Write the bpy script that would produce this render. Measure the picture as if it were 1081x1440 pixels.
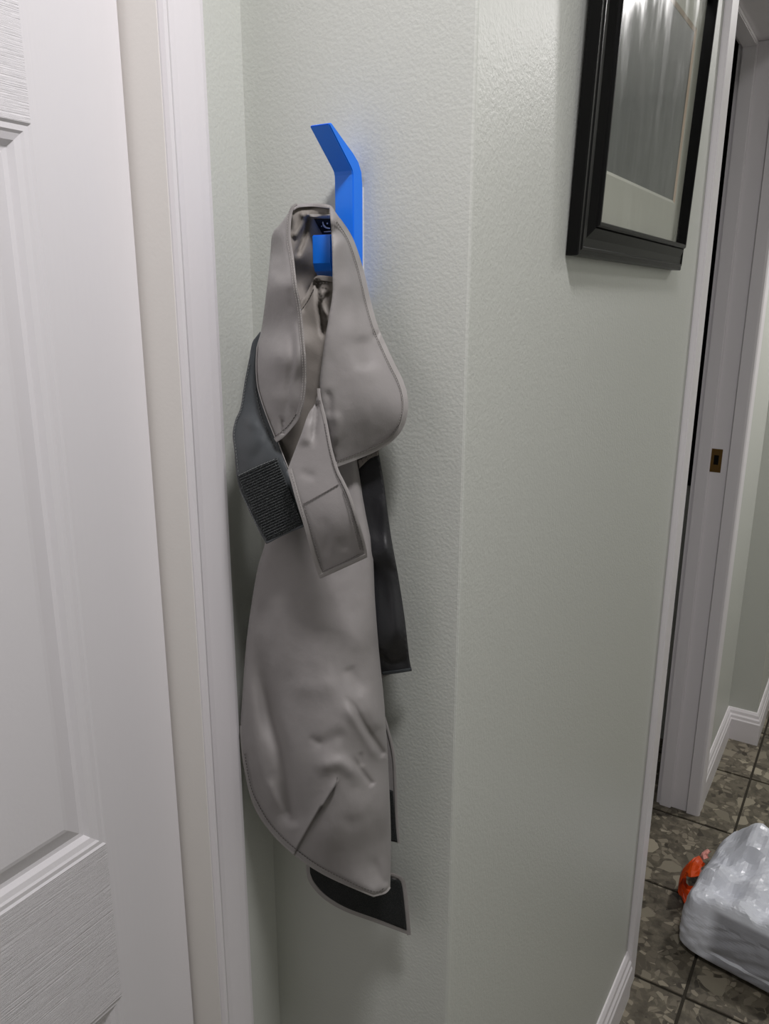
import bpy, bmesh, math, random
import numpy as np
from mathutils import Vector, Matrix, noise, geometry

random.seed(7)
C = bpy.context.scene.collection
for o in list(bpy.data.objects):
    bpy.data.objects.remove(o)

# ------------------------------------------------------------------ camera
F_PX, CX, CY, EYE = 1100.0, 540.5, 720.0, 1.5
def _unit(x, y):
    a = np.array([x - CX, y - CY, F_PX]); return a / np.linalg.norm(a)
_dz = -_unit(525, 4785)
_dy = _unit(1260, 425); _dy = _dy - _dz * (_dy @ _dz); _dy /= np.linalg.norm(_dy)
_dx = np.cross(_dy, _dz)
if _dx[0] < 0: _dx = -_dx
CAM = np.array([_dx, _dy, _dz])            # world = CAM @ (right, down, forward)
cam_data = bpy.data.cameras.new('camera')
cam_data.sensor_fit = 'HORIZONTAL'
cam_data.sensor_width = 36.0
cam_data.lens = 36.0 * F_PX / 1081.0
cam_data.clip_start = 0.02
cam = bpy.data.objects.new('camera', cam_data)
C.objects.link(cam)
R, D, W = CAM[:, 0], CAM[:, 1], CAM[:, 2]
cam.matrix_world = Matrix(((R[0], -D[0], -W[0], 0), (R[1], -D[1], -W[1], 0), (R[2], -D[2], -W[2], EYE), (0, 0, 0, 1)))
bpy.context.scene.camera = cam

# ------------------------------------------------------------------ world, lamps, exposure
world = bpy.data.worlds.new('world'); bpy.context.scene.world = world
world.use_nodes = True
world.node_tree.nodes['Background'].inputs[0].default_value = (0.8, 0.85, 0.9, 1)
world.node_tree.nodes['Background'].inputs[1].default_value = 0.05
vs = bpy.context.scene.view_settings
vs.view_transform = 'Standard'; vs.look = 'None'; vs.gamma = 1.0; vs.use_curve_mapping = False
vs.exposure = 0.0

def lamp(name, loc, power, size, col):
    l = bpy.data.lights.new(name, 'AREA'); l.shape = 'DISK'; l.size = size; l.energy = power; l.color = col
    o = bpy.data.objects.new(name, l); o.location = loc; C.objects.link(o)
    return o
lamp('near_lamp', (0.06, 0.20, 2.40), 13.0, 0.20, (1.0, 0.972, 0.985))
lamp('far_lamp', (0.44, 2.70, 2.40), 17.0, 0.20, (1.0, 0.97, 0.96))

# ------------------------------------------------------------------ key planes of the place (metres)
WALL_Y = 0.603       # wall that carries the hook
LEFT_X = -0.535      # wall with the white door
RIGHT_X = -0.2985    # wall with the picture
CEIL = 2.44

def ray(x, y):
    return CAM @ np.array([x - CX, y - CY, F_PX])
def at(x, y, d):
    """point that stands d metres in front of the hook wall"""
    r = ray(x, y); k = (WALL_Y - d) / r[1]
    return np.array([r[0] * k, r[1] * k, r[2] * k + EYE])

# ------------------------------------------------------------------ materials
def lin(r, g, b):
    f = lambda c: (c / 255 / 12.92) if c / 255 <= 0.04045 else ((c / 255 + 0.055) / 1.055) ** 2.4
    return (f(r), f(g), f(b), 1)

class Mat:
    def __init__(self, name, col, rough=0.5, spec=0.5, metal=0.0):
        self.m = bpy.data.materials.new(name); self.m.use_nodes = True
        self.t = self.m.node_tree; self.b = self.t.nodes['Principled BSDF']
        self.b.inputs['Base Color'].default_value = col
        self.b.inputs['Roughness'].default_value = rough
        self.b.inputs['Specular IOR Level'].default_value = spec
        self.b.inputs['Metallic'].default_value = metal
    def n(self, kind, **kw):
        x = self.t.nodes.new(kind)
        for k, v in kw.items():
            if k in x.inputs: x.inputs[k].default_value = v
            else: setattr(x, k, v)
        return x
    def l(self, a, b): self.t.links.new(a, b)
    def pos(self, scale=(1, 1, 1), local=False):
        mp = self.n('ShaderNodeMapping')
        if local: self.l(self.n('ShaderNodeTexCoord').outputs['Object'], mp.inputs[0])
        else: self.l(self.n('ShaderNodeNewGeometry').outputs['Position'], mp.inputs[0])
        mp.inputs['Scale'].default_value = scale
        return mp.outputs[0]
    def noise(self, vec, scale, detail=3, rough=0.5):
        x = self.n('ShaderNodeTexNoise'); x.inputs['Scale'].default_value = scale
        x.inputs['Detail'].default_value = detail; x.inputs['Roughness'].default_value = rough
        self.l(vec, x.inputs['Vector']); return x.outputs[0]
    def bump(self, h, strength, dist, prev=None):
        b = self.n('ShaderNodeBump'); b.inputs['Strength'].default_value = strength; b.inputs['Distance'].default_value = dist
        self.l(h, b.inputs['Height'])
        if prev: self.l(prev, b.inputs['Normal'])
        self.l(b.outputs[0], self.b.inputs['Normal']); return b.outputs[0]
    def ramp(self, fac, stops, interp='LINEAR'):
        r = self.n('ShaderNodeValToRGB'); e = r.color_ramp.elements; r.color_ramp.interpolation = interp
        while len(e) < len(stops): e.new(0.5)
        for k, (p, c) in enumerate(stops): e[k].position = p; e[k].color = c
        self.l(fac, r.inputs[0]); return r.outputs[0]
    def mix(self, fac, a, b, mode='MIX'):
        x = self.n('ShaderNodeMix'); x.data_type = 'RGBA'; x.blend_type = mode
        for sock, v in ((x.inputs[0], fac), (x.inputs[6], a), (x.inputs[7], b)):
            if hasattr(v, 'is_linked'): self.l(v, sock)
            else: sock.default_value = v
        return x.outputs[2]
    def col(self, s): self.l(s, self.b.inputs['Base Color'])

def paint_wall(name, col, strength=0.17):
    m = Mat(name, col, 0.42, 0.35)
    v = m.pos()
    a = m.noise(v, 320, 2, 0.5); b = m.noise(v, 95, 2, 0.5)
    mm = m.n('ShaderNodeMath', operation='MULTIPLY_ADD'); m.l(b, mm.inputs[0]); mm.inputs[1].default_value = 0.5; m.l(a, mm.inputs[2])
    m.bump(mm.outputs[0], strength, 0.0022)
    return m.m
M_WALL = paint_wall('sage_wall_paint', lin(203, 205, 199))
M_CEIL = paint_wall('white_ceiling_paint', lin(235, 235, 232))

def white_paint(name, col, rough=0.38, grain=None, gs=0.3):
    m = Mat(name, col, rough, 0.45)
    if grain == 'horizontal':
        v = m.pos((1, 4, 290)); h = m.noise(v, 2.0, 4, 0.6)
        h = m.ramp(h, [(0.36, (0, 0, 0, 1)), (0.52, (1, 1, 1, 1)), (0.62, (0.7, 0.7, 0.7, 1))]); m.bump(h, gs, 0.0025)
    elif grain == 'vertical':
        v = m.pos((1, 190, 3)); h = m.noise(v, 1.5, 4, 0.6); m.bump(h, gs, 0.0015)
    else:
        h = m.noise(m.pos(), 260, 2, 0.5); m.bump(h, 0.10, 0.0012)
    return m.m
M_DOOR_V = white_paint('door_paint_vertical_grain', lin(232, 229, 232), 0.4, 'vertical', 0.12)
M_DOOR_H = white_paint('door_paint_horizontal_grain', lin(232, 229, 232), 0.4, 'horizontal', 0.36)
M_DOOR_P = white_paint('door_panel_paint', lin(232, 229, 232), 0.4)
M_TRIM = white_paint('white_trim_paint', lin(233, 229, 232), 0.35)
M_JAMB = white_paint('off_white_jamb_paint', lin(240, 236, 231), 0.38)

def cloth(name, col, rough=0.55, weave=1.0, spec=0.35, crease=0.12):
    m = Mat(name, col, rough, spec)
    v = m.pos()
    n1 = m.noise(v, 55, 4, 0.6); n2 = m.noise(v, 1500, 2, 0.5)
    p = m.bump(n1, crease, 0.004)
    m.bump(n2, 0.12 * weave, 0.0006, p)
    m.b.inputs['Sheen Weight'].default_value = 0.08
    return m.m
M_GREY = cloth('grey_rain_fabric', lin(144, 140, 139))
M_GREY_IN = cloth('grey_rain_fabric_inside', lin(133, 127, 121), 0.6)
M_HEM = cloth('grey_hem_binding', lin(153, 149, 147), 0.5)
M_CHAR = cloth('charcoal_strap_fabric', lin(66, 70, 73), 0.5)
M_BLACK = cloth('black_satin_lining', lin(34, 34, 37), 0.36, 0.3, 0.5, 0.15)
M_THREAD_L = Mat('light_thread', lin(190, 186, 182), 0.7).m
M_THREAD_D = Mat('dark_thread', lin(84, 80, 77), 0.7).m
M_THREAD_C = Mat('pale_stitching_on_charcoal', lin(128, 132, 132), 0.7).m

def velcro(name, col, hi, sx):
    m = Mat(name, col, 0.85, 0.25)
    v = m.pos()
    vor = m.n('ShaderNodeTexVoronoi'); vor.inputs['Scale'].default_value = sx; m.l(v, vor.inputs['Vector'])
    h = m.ramp(vor.outputs['Distance'], [(0.0, (1, 1, 1, 1)), (0.45, (0, 0, 0, 1))])
    m.col(m.mix(h, col, hi)); m.bump(h, 0.7, 0.001)
    return m.m
M_VEL_HOOK = velcro('hook_tape', lin(50, 53, 54), lin(122, 126, 126), 700)
M_VEL_LOOP = velcro('loop_tape', lin(38, 40, 40), lin(62, 65, 64), 900)

def blue_plastic():
    m = Mat('blue_printed_plastic', lin(28, 126, 248), 0.34, 0.5)
    w = m.n('ShaderNodeTexWave', bands_direction='Z'); w.inputs['Scale'].default_value = 900; m.l(m.pos(), w.inputs['Vector'])
    m.bump(w.outputs[1], 0.05, 0.0004)
    m.b.inputs['Subsurface Weight'].default_value = 0.0
    return m.m
M_BLUE = blue_plastic()
M_FRAME = Mat('black_lacquered_wood', lin(15, 15, 15), 0.3, 0.12).m
M_MAT = Mat('pale_grey_green_mat_board', lin(192, 194, 182), 0.8, 0.3).m
M_BEVEL = Mat('peach_mat_bevel', lin(212, 192, 170), 0.8, 0.3).m

def art():
    m = Mat('dark_print_and_reflections', lin(70, 75, 72), 0.6, 0.4)
    v = m.pos((1, 26, 3.0)); n1 = m.noise(v, 1.6, 5, 0.6)
    base = m.ramp(n1, [(0.3, lin(58, 63, 60)), (0.52, lin(82, 87, 83)), (0.64, lin(98, 103, 98)), (0.74, lin(150, 154, 150))])  # pale vertical streaks: print pattern plus glass reflections painted into the colour
    n2 = m.noise(m.pos((1, 1, 1)), 9, 4, 0.6)
    m.col(m.mix(0.35, base, m.ramp(n2, [(0.35, lin(60, 65, 62)), (0.7, lin(112, 118, 114))])))
    return m.m
M_ART = art()

def glass():
    m = Mat('smeared_picture_glass', (1, 1, 1, 1))
    t = m.t; out = t.nodes['Material Output']
    tr = m.n('ShaderNodeBsdfTransparent'); gl = m.n('ShaderNodeBsdfGlossy')
    fr = m.n('ShaderNodeFresnel'); fr.inputs[0].default_value = 1.52
    n = m.noise(m.pos((1, 14, 4)), 2.4, 4, 0.6)
    rr = m.n('ShaderNodeMapRange'); m.l(n, rr.inputs[0]); rr.inputs[1].default_value = 0.4; rr.inputs[2].default_value = 0.75
    rr.inputs[3].default_value = 0.08; rr.inputs[4].default_value = 0.30
    m.l(rr.outputs[0], gl.inputs['Roughness'])
    geo = m.n('ShaderNodeNewGeometry'); one = m.n('ShaderNodeMath', operation='SUBTRACT'); one.inputs[0].default_value = 1.0; m.l(geo.outputs['Backfacing'], one.inputs[1])
    fac = m.n('ShaderNodeMath', operation='MULTIPLY'); m.l(fr.outputs[0], fac.inputs[0]); m.l(one.outputs[0], fac.inputs[1])
    mx = m.n('ShaderNodeMixShader'); m.l(fac.outputs[0], mx.inputs[0]); m.l(tr.outputs[0], mx.inputs[1]); m.l(gl.outputs[0], mx.inputs[2])
    m.l(mx.outputs[0], out.inputs[0])
    return m.m
M_GLASS = glass()

def tile_mat():
    m = Mat('stone_chip_tile', lin(96, 90, 78), 0.38, 0.4)
    v = m.pos()
    warp = m.n('ShaderNodeTexNoise'); warp.inputs['Scale'].default_value = 14; m.l(v, warp.inputs['Vector'])
    vv = m.n('ShaderNodeVectorMath', operation='MULTIPLY_ADD'); m.l(warp.outputs['Color'], vv.inputs[0]); vv.inputs[1].default_value = (0.05, 0.05, 0.0); m.l(v, vv.inputs[2])
    base = m.ramp(m.noise(v, 30, 5, 0.65), [(0.3, lin(70, 65, 56)), (0.5, lin(98, 92, 80)), (0.7, lin(124, 117, 102))])
    def chips(sc, lo, hi, tones):
        a = m.n('ShaderNodeTexVoronoi'); a.inputs['Scale'].default_value = sc; m.l(vv.outputs[0], a.inputs['Vector'])
        e = m.n('ShaderNodeTexVoronoi', feature='DISTANCE_TO_EDGE'); e.inputs['Scale'].default_value = sc; m.l(vv.outputs[0], e.inputs['Vector'])
        sep = m.n('ShaderNodeSeparateColor'); m.l(a.outputs['Color'], sep.inputs[0])
        pick = m.n('ShaderNodeMath', operation='GREATER_THAN'); m.l(sep.outputs[0], pick.inputs[0]); pick.inputs[1].default_value = lo
        edge = m.n('ShaderNodeMath', operation='GREATER_THAN'); m.l(e.outputs[0], edge.inputs[0]); edge.inputs[1].default_value = hi
        mul = m.n('ShaderNodeMath', operation='MULTIPLY'); m.l(pick.outputs[0], mul.inputs[0]); m.l(edge.outputs[0], mul.inputs[1])
        return mul.outputs[0], m.ramp(sep.outputs[1], tones)
    f1, c1 = chips(60, 0.45, 0.06, [(0.0, lin(62, 57, 49)), (0.5, lin(112, 105, 92)), (1.0, lin(150, 142, 125))])
    f2, c2 = chips(21, 0.66, 0.10, [(0.0, lin(116, 110, 96)), (0.5, lin(140, 133, 117)), (1.0, lin(168, 160, 142))])
    x = m.mix(f1, base, c1); x = m.mix(f2, x, c2)
    m.col(x)
    m.bump(m.noise(v, 60, 3), 0.15, 0.001)
    return m.m
M_TILE = tile_mat()
M_GROUT = Mat('dark_grout', lin(62, 58, 51), 0.9, 0.2).m
M_BRASS = Mat('aged_brass', lin(120, 92, 50), 0.42, 0.5, 0.85).m
M_DARKHOLE = Mat('dark_latch_hole', lin(12, 10, 8), 0.8, 0.2).m
M_WHITE_TAPE = Mat('white_adhesive_tape', lin(230, 232, 236), 0.6, 0.3).m
M_LABEL = Mat('black_woven_label', lin(18, 18, 20), 0.7, 0.3).m
M_EMBLEM = Mat('white_woven_emblem', lin(205, 205, 208), 0.7, 0.3).m
M_TOWEL = cloth('black_towelling', lin(24, 23, 24), 0.9, 1.0, 0.1)

def bag_mat():
    m = Mat('white_carrier_plastic', lin(226, 229, 238), 0.28, 0.5)
    p = m.n('ShaderNodeSeparateXYZ'); m.l(m.pos(), p.inputs[0])
    def gt(s, v, op='GREATER_THAN'):
        a = m.n('ShaderNodeMath', operation=op); m.l(s, a.inputs[0]); a.inputs[1].default_value = v; return a.outputs[0]
    def mul(a, b):
        x = m.n('ShaderNodeMath', operation='MULTIPLY'); m.l(a, x.inputs[0]); m.l(b, x.inputs[1]); return x.outputs[0]
    def ramp01(sck, lo, hi):
        a = m.n('ShaderNodeMapRange', interpolation_type='SMOOTHSTEP'); m.l(sck, a.inputs[0])
        if lo < hi: a.inputs[1].default_value, a.inputs[2].default_value = lo, hi
        else: a.inputs[1].default_value, a.inputs[2].default_value, a.inputs[3].default_value, a.inputs[4].default_value = hi, lo, 1.0, 0.0
        return a.outputs[0]
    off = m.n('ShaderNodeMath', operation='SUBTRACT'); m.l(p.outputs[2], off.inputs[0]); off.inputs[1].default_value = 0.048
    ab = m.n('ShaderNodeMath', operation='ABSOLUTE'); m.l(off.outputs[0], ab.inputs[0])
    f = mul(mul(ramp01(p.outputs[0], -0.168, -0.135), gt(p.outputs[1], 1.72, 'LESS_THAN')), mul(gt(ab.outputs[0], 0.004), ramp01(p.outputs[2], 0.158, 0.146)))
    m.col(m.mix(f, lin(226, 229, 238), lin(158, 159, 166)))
    m.bump(m.noise(m.pos((1, 1, 1)), 38, 3, 0.6), 0.25, 0.006)
    m.b.inputs['Transmission Weight'].default_value = 0.0
    return m.m
M_BAG = bag_mat()
M_ORANGE = Mat('orange_plastic_film', lin(222, 78, 16), 0.35, 0.5).m
M_PINK = Mat('pink_plastic_film', lin(232, 160, 150), 0.4, 0.5).m

# ------------------------------------------------------------------ mesh helpers
def link(name, verts, faces, mat, parent=None, smooth=False, inv=None):
    me = bpy.data.meshes.new(name); me.from_pydata([tuple(map(float, v)) for v in verts], [], faces); me.update()
    if mat: me.materials.append(mat)
    if smooth: me.polygons.foreach_set('use_smooth', [True] * len(me.polygons))
    o = bpy.data.objects.new(name, me); C.objects.link(o)
    if parent: o.parent = parent
    return o
def fix_normals(o):
    bm = bmesh.new(); bm.from_mesh(o.data); bmesh.ops.recalc_face_normals(bm, faces=bm.faces); bm.to_mesh(o.data); bm.free(); return o
def bevel(o, w, seg=2, angle=0.6):
    bm = bmesh.new(); bm.from_mesh(o.data)
    bmesh.ops.recalc_face_normals(bm, faces=bm.faces)
    es = [e for e in bm.edges if len(e.link_faces) == 2 and e.calc_face_angle() > angle]
    bmesh.ops.bevel(bm, geom=es, offset=w, segments=seg, affect='EDGES', clamp_overlap=True)
    bm.to_mesh(o.data); bm.free(); return o
def struct(o): o['kind'] = 'structure'; return o
def box(name, x0, x1, y0, y1, z0, z1, mat, parent=None, bev=0):
    v = [(x, y, z) for x in (x0, x1) for y in (y0, y1) for z in (z0, z1)]
    f = [(0, 1, 3, 2), (4, 6, 7, 5), (0, 4, 5, 1), (2, 3, 7, 6), (0, 2, 6, 4), (1, 5, 7, 3)]
    o = link(name, v, f, mat, parent)
    if bev: bevel(o, bev)
    return o
def prism(name, poly, z0, z1, mat, parent=None, bev=0):
    """plan polygon (x, y) raised from z0 to z1"""
    n = len(poly); v = [(x, y, z0) for x, y in poly] + [(x, y, z1) for x, y in poly]
    f = [tuple(range(n))[::-1], tuple(range(n, 2 * n))] + [(i, (i + 1) % n, n + (i + 1) % n, n + i) for i in range(n)]
    o = fix_normals(link(name, v, f, mat, parent))
    if bev: bevel(o, bev)
    return o
def empty(name, loc, label=None, cat=None, rot=(0, 0, 0)):
    o = bpy.data.objects.new(name, None); o.empty_display_size = 0.05; C.objects.link(o)
    o.location = loc; o.rotation_euler = rot
    if label: o['label'] = label
    if cat: o['category'] = cat
    return o
def merge(meshes):
    V, Fc = [], []
    for v, f in meshes:
        k = len(V); V += list(v); Fc += [tuple(i + k for i in q) for q in f]
    return V, Fc

# ------------------------------------------------------------------ the setting
bevel_corner = 0.0022
DOOR0, DOOR1 = 1.540, 2.24     # doorway in the right wall
HEAD = 2.115
struct(prism('wall_front', [(-0.66, WALL_Y), (RIGHT_X - bevel_corner, WALL_Y), (-0.4085, 0.713), (-0.66, 0.713)], 0, CEIL, M_WALL))
v, f = [], []
def plan(poly, z0, z1):
    n = len(poly)
    return [(x, y, z0) for x, y in poly] + [(x, y, z1) for x, y in poly], [tuple(range(n))[::-1], tuple(range(n, 2 * n))] + [(i, (i + 1) % n, n + (i + 1) % n, n + i) for i in range(n)]
V, Fc = merge([plan([(RIGHT_X - bevel_corner, WALL_Y), (RIGHT_X - 0.0006, WALL_Y + 0.0006), (RIGHT_X, WALL_Y + bevel_corner), (RIGHT_X, DOOR0), (-0.4085, DOOR0), (-0.4085, 0.713)], 0, CEIL),
               plan([(RIGHT_X, DOOR0), (RIGHT_X, DOOR1), (-0.4085, DOOR1), (-0.4085, DOOR0)], HEAD, CEIL),
               plan([(RIGHT_X, DOOR1), (RIGHT_X, 2.766), (-0.4085, 2.766), (-0.4085, DOOR1)], 0, CEIL)])
struct(fix_normals(link('wall_right', V, Fc, M_WALL)))
JAMB_Y = 0.496
V, Fc = merge([plan([(LEFT_X, JAMB_Y + 0.018), (LEFT_X, WALL_Y), (-0.66, WALL_Y), (-0.66, JAMB_Y + 0.018)], 0, CEIL),
               plan([(LEFT_X, -1.6), (LEFT_X, -0.318), (-0.66, -0.318), (-0.66, -1.6)], 0, CEIL),
               plan([(LEFT_X, -0.318), (LEFT_X, JAMB_Y + 0.018), (-0.66, JAMB_Y + 0.018), (-0.66, -0.318)], 2.135, CEIL)])
struct(fix_normals(link('wall_left', V, Fc, M_WALL)))
struct(box('wall_far', -0.4085, -0.206, 2.766, 4.5, 0, CEIL, M_WALL, bev=0.002))
struct(box('wall_end', -0.206, 0.85, 4.4, 4.5, 0, CEIL, M_WALL))
struct(box('wall_opposite', 0.85, 0.95, -1.7, 4.5, 0, CEIL, M_WALL))
struct(box('wall_rear', -0.66, 0.85, -1.7, -1.6, 0, CEIL, M_WALL))
struct(box('wall_inner', -1.6, -1.5, 0.713, 2.62, 0, CEIL, M_WALL))
struct(box('wall_inner_end', -1.6, -0.4085, 2.62, 2.72, 0, CEIL, M_WALL))
struct(box('ceiling', -1.7, 1.0, -1.75, 4.55, CEIL, CEIL + 0.06, M_CEIL))

# floor with its tiles
TILE, TX, TY = 0.3265, -0.18, 1.547
floor = struct(box('floor', -1.7, 1.0, -1.75, 4.55, -0.06, -0.004, M_GROUT))
g = 0.0035
tile0 = None
for i in range(-4, 4):
    for j in range(-10, 10):
        x0, y0 = TX + i * TILE + g, TY + j * TILE + g
        if x0 > 0.86 or y0 > 4.4 or (x0 < -0.84 and not 0.9 < y0 < 2.8): continue
        if tile0 is None:
            w = TILE - 2 * g
            tile0 = box('floor_tile', 0, w, 0, w, -0.004, 0, M_TILE, floor, 0.0012); o = tile0
        else:
            o = tile0.copy(); C.objects.link(o)
        o.location = (x0, y0, random.uniform(-0.0003, 0.0003))

# six panel white door, door_1, seen from the hall
DX = -0.568
door = struct(empty('door_1', (DX, JAMB_Y - 0.002, 0.006)))
DW = 0.78; yd1 = 0.0; yd0 = -DW
ST = 0.0925                       # stile width
rows = [(0.235, 0.807), (0.989, 1.621), (1.742, 1.985)]
DT = 0.035; DH = 2.105
def dbox(name, y0, y1, z0, z1, mat):
    return box(name, -DT, 0, y0, y1, z0, z1, mat, door)
dbox('stile', yd1 - ST, yd1, 0, DH, M_DOOR_V); dbox('stile', yd0, yd0 + ST, 0, DH, M_DOOR_V)
mid0, mid1 = -DW / 2 - ST / 2, -DW / 2 + ST / 2
rails = [(0, rows[0][0]), (rows[0][1], rows[1][0]), (rows[1][1], rows[2][0]), (rows[2][1], DH)]
for z0, z1 in rails: dbox('rail', yd0 + ST, yd1 - ST, z0, z1, M_DOOR_H)
prof = [(0, 0), (0.002, -0.0015), (0.006, -0.0015), (0.008, -0.003), (0.013, -0.0045), (0.017, -0.0085), (0.021, -0.009), (0.036, -0.0030), (0.040, -0.0022)]
for z0, z1 in rows:
    dbox('mullion', mid0, mid1, z0, z1, M_DOOR_V)
    for y0, y1 in ((yd0 + ST, mid0), (mid1, yd1 - ST)):
        V, Fc = [], []
        for w, h in prof: V += [(h, y0 + w, z0 + w), (h, y1 - w, z0 + w), (h, y1 - w, z1 - w), (h, y0 + w, z1 - w)]
        for k in range(len(prof) - 1):
            for e in range(4): Fc.append((4 * k + e, 4 * k + (e + 1) % 4, 4 * k + 4 + (e + 1) % 4, 4 * k + 4 + e))
        k = 4 * (len(prof) - 1); Fc.append((k, k + 1, k + 2, k + 3))
        b = len(V); V += [(-DT, y0, z0), (-DT, y1, z0), (-DT, y1, z1), (-DT, y0, z1)]; Fc.append((b + 3, b + 2, b + 1, b))
        for e in range(4): Fc.append((e, b + e, b + (e + 1) % 4, (e + 1) % 4))
        fix_normals(link('door_panel', V, Fc, M_DOOR_P, door))
for o in list(door.children):
    if o.name.startswith('stile'):
        bm = bmesh.new(); bm.from_mesh(o.data); bmesh.ops.recalc_face_normals(bm, faces=bm.faces)
        lim = yd1 if o.name == 'stile' else yd0
        es = [e for e in bm.edges if all(abs(v.co.y - lim) < 1e-5 and abs(v.co.x) < 1e-5 for v in e.verts)]
        bmesh.ops.bevel(bm, geom=es, offset=0.003, segments=3, affect='EDGES'); bm.to_mesh(o.data); bm.free()
# jamb and casing of door_1
trim1 = struct(empty('trim_1', (LEFT_X, JAMB_Y, 0)))
def tbox(parent, name, x0, x1, y0, y1, z0, z1, mat, bev=0):
    px, py, pz = parent.location
    return box(name, x0 - px, x1 - px, y0 - py, y1 - py, z0 - pz, z1 - pz, mat, parent, bev)
tbox(trim1, 'jamb', -0.655, -0.5265, JAMB_Y, JAMB_Y + 0.018, 0, 2.135, M_JAMB, 0.0015)
tbox(trim1, 'jamb', -0.655, -0.5265, -0.318, -0.300, 0, 2.135, M_JAMB, 0.0015)
tbox(trim1, 'head_jamb', -0.655, -0.5265, -0.300, JAMB_Y, 2.117, 2.135, M_JAMB, 0.0015)
tbox(trim1, 'door_stop', -0.655, -0.606, JAMB_Y - 0.012, JAMB_Y, 0, 2.117, M_JAMB)
def casing_poly(y0, y1, base, out, sgn):
    """plan profile of a casing, inner bead at y0"""
    w = y1 - y0; a = lambda t, h: (base + sgn * h * out, y0 + t * w)
    return [a(0.0, 0.0), a(0.0, 0.62), a(0.04, 0.86), a(0.10, 0.93), a(0.15, 0.82), a(0.2, 0.72), a(0.32, 0.74), a(0.5, 0.84), a(0.7, 0.95), a(0.88, 1.0), a(0.97, 0.95), a(1.0, 0.82), a(1.0, 0.0)]
def casing(parent, name, y0, y1, base, out, z0, z1):
    px, py, pz = parent.location
    return prism(name, [(x - px, y - py) for x, y in casing_poly(y0, y1, base, out, 1)], z0 - pz, z1 - pz, M_TRIM, parent)
casing(trim1, 'casing', JAMB_Y + 0.0005, 0.5425, LEFT_X, 0.0145, 0, 2.18)
casing(trim1, 'casing', -0.301, -0.347, LEFT_X, 0.0145, 0, 2.18)
tbox(trim1, 'head_casing', LEFT_X, LEFT_X + 0.013, -0.301, JAMB_Y + 0.0005, 2.118, 2.18, M_TRIM, 0.002)

# doorway in the right wall: near casing, jambs, stops, far casing, strike plate
trim2 = struct(empty('trim_2', (RIGHT_X, DOOR0, 0)))
tbox(trim2, 'casing', RIGHT_X, RIGHT_X + 0.0115, 1.482, 1.537, 0, 2.185, M_TRIM, 0.002)
tbox(trim2, 'jamb', -0.4085, RIGHT_X, DOOR0, DOOR0 + 0.012, 0, HEAD, M_TRIM, 0.001)
trim3 = struct(empty('trim_3', (RIGHT_X, DOOR1, 0)))
tbox(trim3, 'jamb', -0.4085, -0.3215, DOOR1 - 0.004, DOOR1, 0, HEAD - 0.018, M_TRIM, 0.001)
tbox(trim3, 'door_stop', -0.398, -0.364, DOOR1 - 0.014, DOOR1 - 0.004, 0, HEAD - 0.018, M_TRIM, 0.002)
prism('casing', [(x - RIGHT_X, y - DOOR1) for x, y in [(-0.3195, DOOR1), (-0.3195, DOOR1 - 0.008), (-0.318, DOOR1 - 0.0105), (-0.291, DOOR1 - 0.0105), (-0.2855, DOOR1 - 0.009), (-0.282, DOOR1 - 0.005), (-0.281, DOOR1 + 0.002), (-0.2835, DOOR1 + 0.010), (-0.2825, DOOR1 + 0.022), (-0.281, DOOR1 + 0.045), (-0.282, DOOR1 + 0.053), (-0.285, DOOR1 + 0.056), (RIGHT_X, DOOR1 + 0.056), (RIGHT_X, DOOR1)]], 0, 2.185, M_TRIM, trim3)
tbox(trim3, 'head_jamb', -0.4085, RIGHT_X, DOOR0 + 0.012, DOOR1 - 0.004, HEAD - 0.018, HEAD, M_TRIM, 0.001)
tbox(trim3, 'head_stop', -0.398, -0.364, DOOR0 + 0.012, DOOR1 - 0.014, HEAD - 0.029, HEAD - 0.018, M_TRIM, 0.002)
tbox(trim3, 'head_casing', RIGHT_X, RIGHT_X + 0.0115, 1.537, DOOR1 - 0.010, HEAD - 0.012, 2.185, M_TRIM, 0.002)
sy = DOOR1 - 0.004
strike = tbox(trim3, 'strike_plate', -0.3645, -0.3365, sy - 0.0012, sy, 1.053, 1.117, M_BRASS, 0.0004)
hole = box('latch_hole', -0.3565 - RIGHT_X, -0.3445 - RIGHT_X, sy - 0.0018 - DOOR1, sy - 0.0012 - DOOR1, 1.074, 1.100, M_DARKHOLE, strike)
for zz in (1.062, 1.108):
    a = []
    for k in range(8): a.append((-0.3505 - RIGHT_X + 0.0028 * math.cos(k * math.pi / 4), sy - 0.0018 - DOOR1, zz + 0.0028 * math.sin(k * math.pi / 4)))
    b = [(x, y + 0.0006, z) for x, y, z in a]
    fix_normals(link('screw', a + b, [tuple(range(8)), tuple(range(15, 7, -1))] + [(i, (i + 1) % 8, 8 + (i + 1) % 8, 8 + i) for i in range(8)], M_BRASS, strike))

# baseboards: profile (height, depth) swept along a wall
BB = [(0, 0), (0, 0.016), (0.078, 0.016), (0.083, 0.0135), (0.092, 0.0125), (0.098, 0.009), (0.108, 0.0075), (0.117, 0.003), (0.117, 0)]
def baseboard(name, p0, p1, nrm, e0=0, e1=0):
    """from plan point p0 to p1, thickness along nrm; e0/e1 lengthen the proud part for mitres"""
    d = Vector(p1) - Vector(p0); d.normalize(); n = Vector(nrm); n2 = len(BB); V = []
    for p, e, s in ((p0, e0, -1), (p1, e1, 1)):
        for h, t in BB:
            q = Vector(p) + n * t + d * (s * e * t); V.append((q.x, q.y, h))
    Fc = [tuple(range(n2)), tuple(range(2 * n2 - 1, n2 - 1, -1))] + [(i, (i + 1) % n2, n2 + (i + 1) % n2, n2 + i) for i in range(n2)]
    return struct(fix_normals(link(name, V, Fc, M_TRIM)))
baseboard('baseboard_right', (RIGHT_X, WALL_Y), (RIGHT_X, 1.482), (1, 0), 1, 0)
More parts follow.
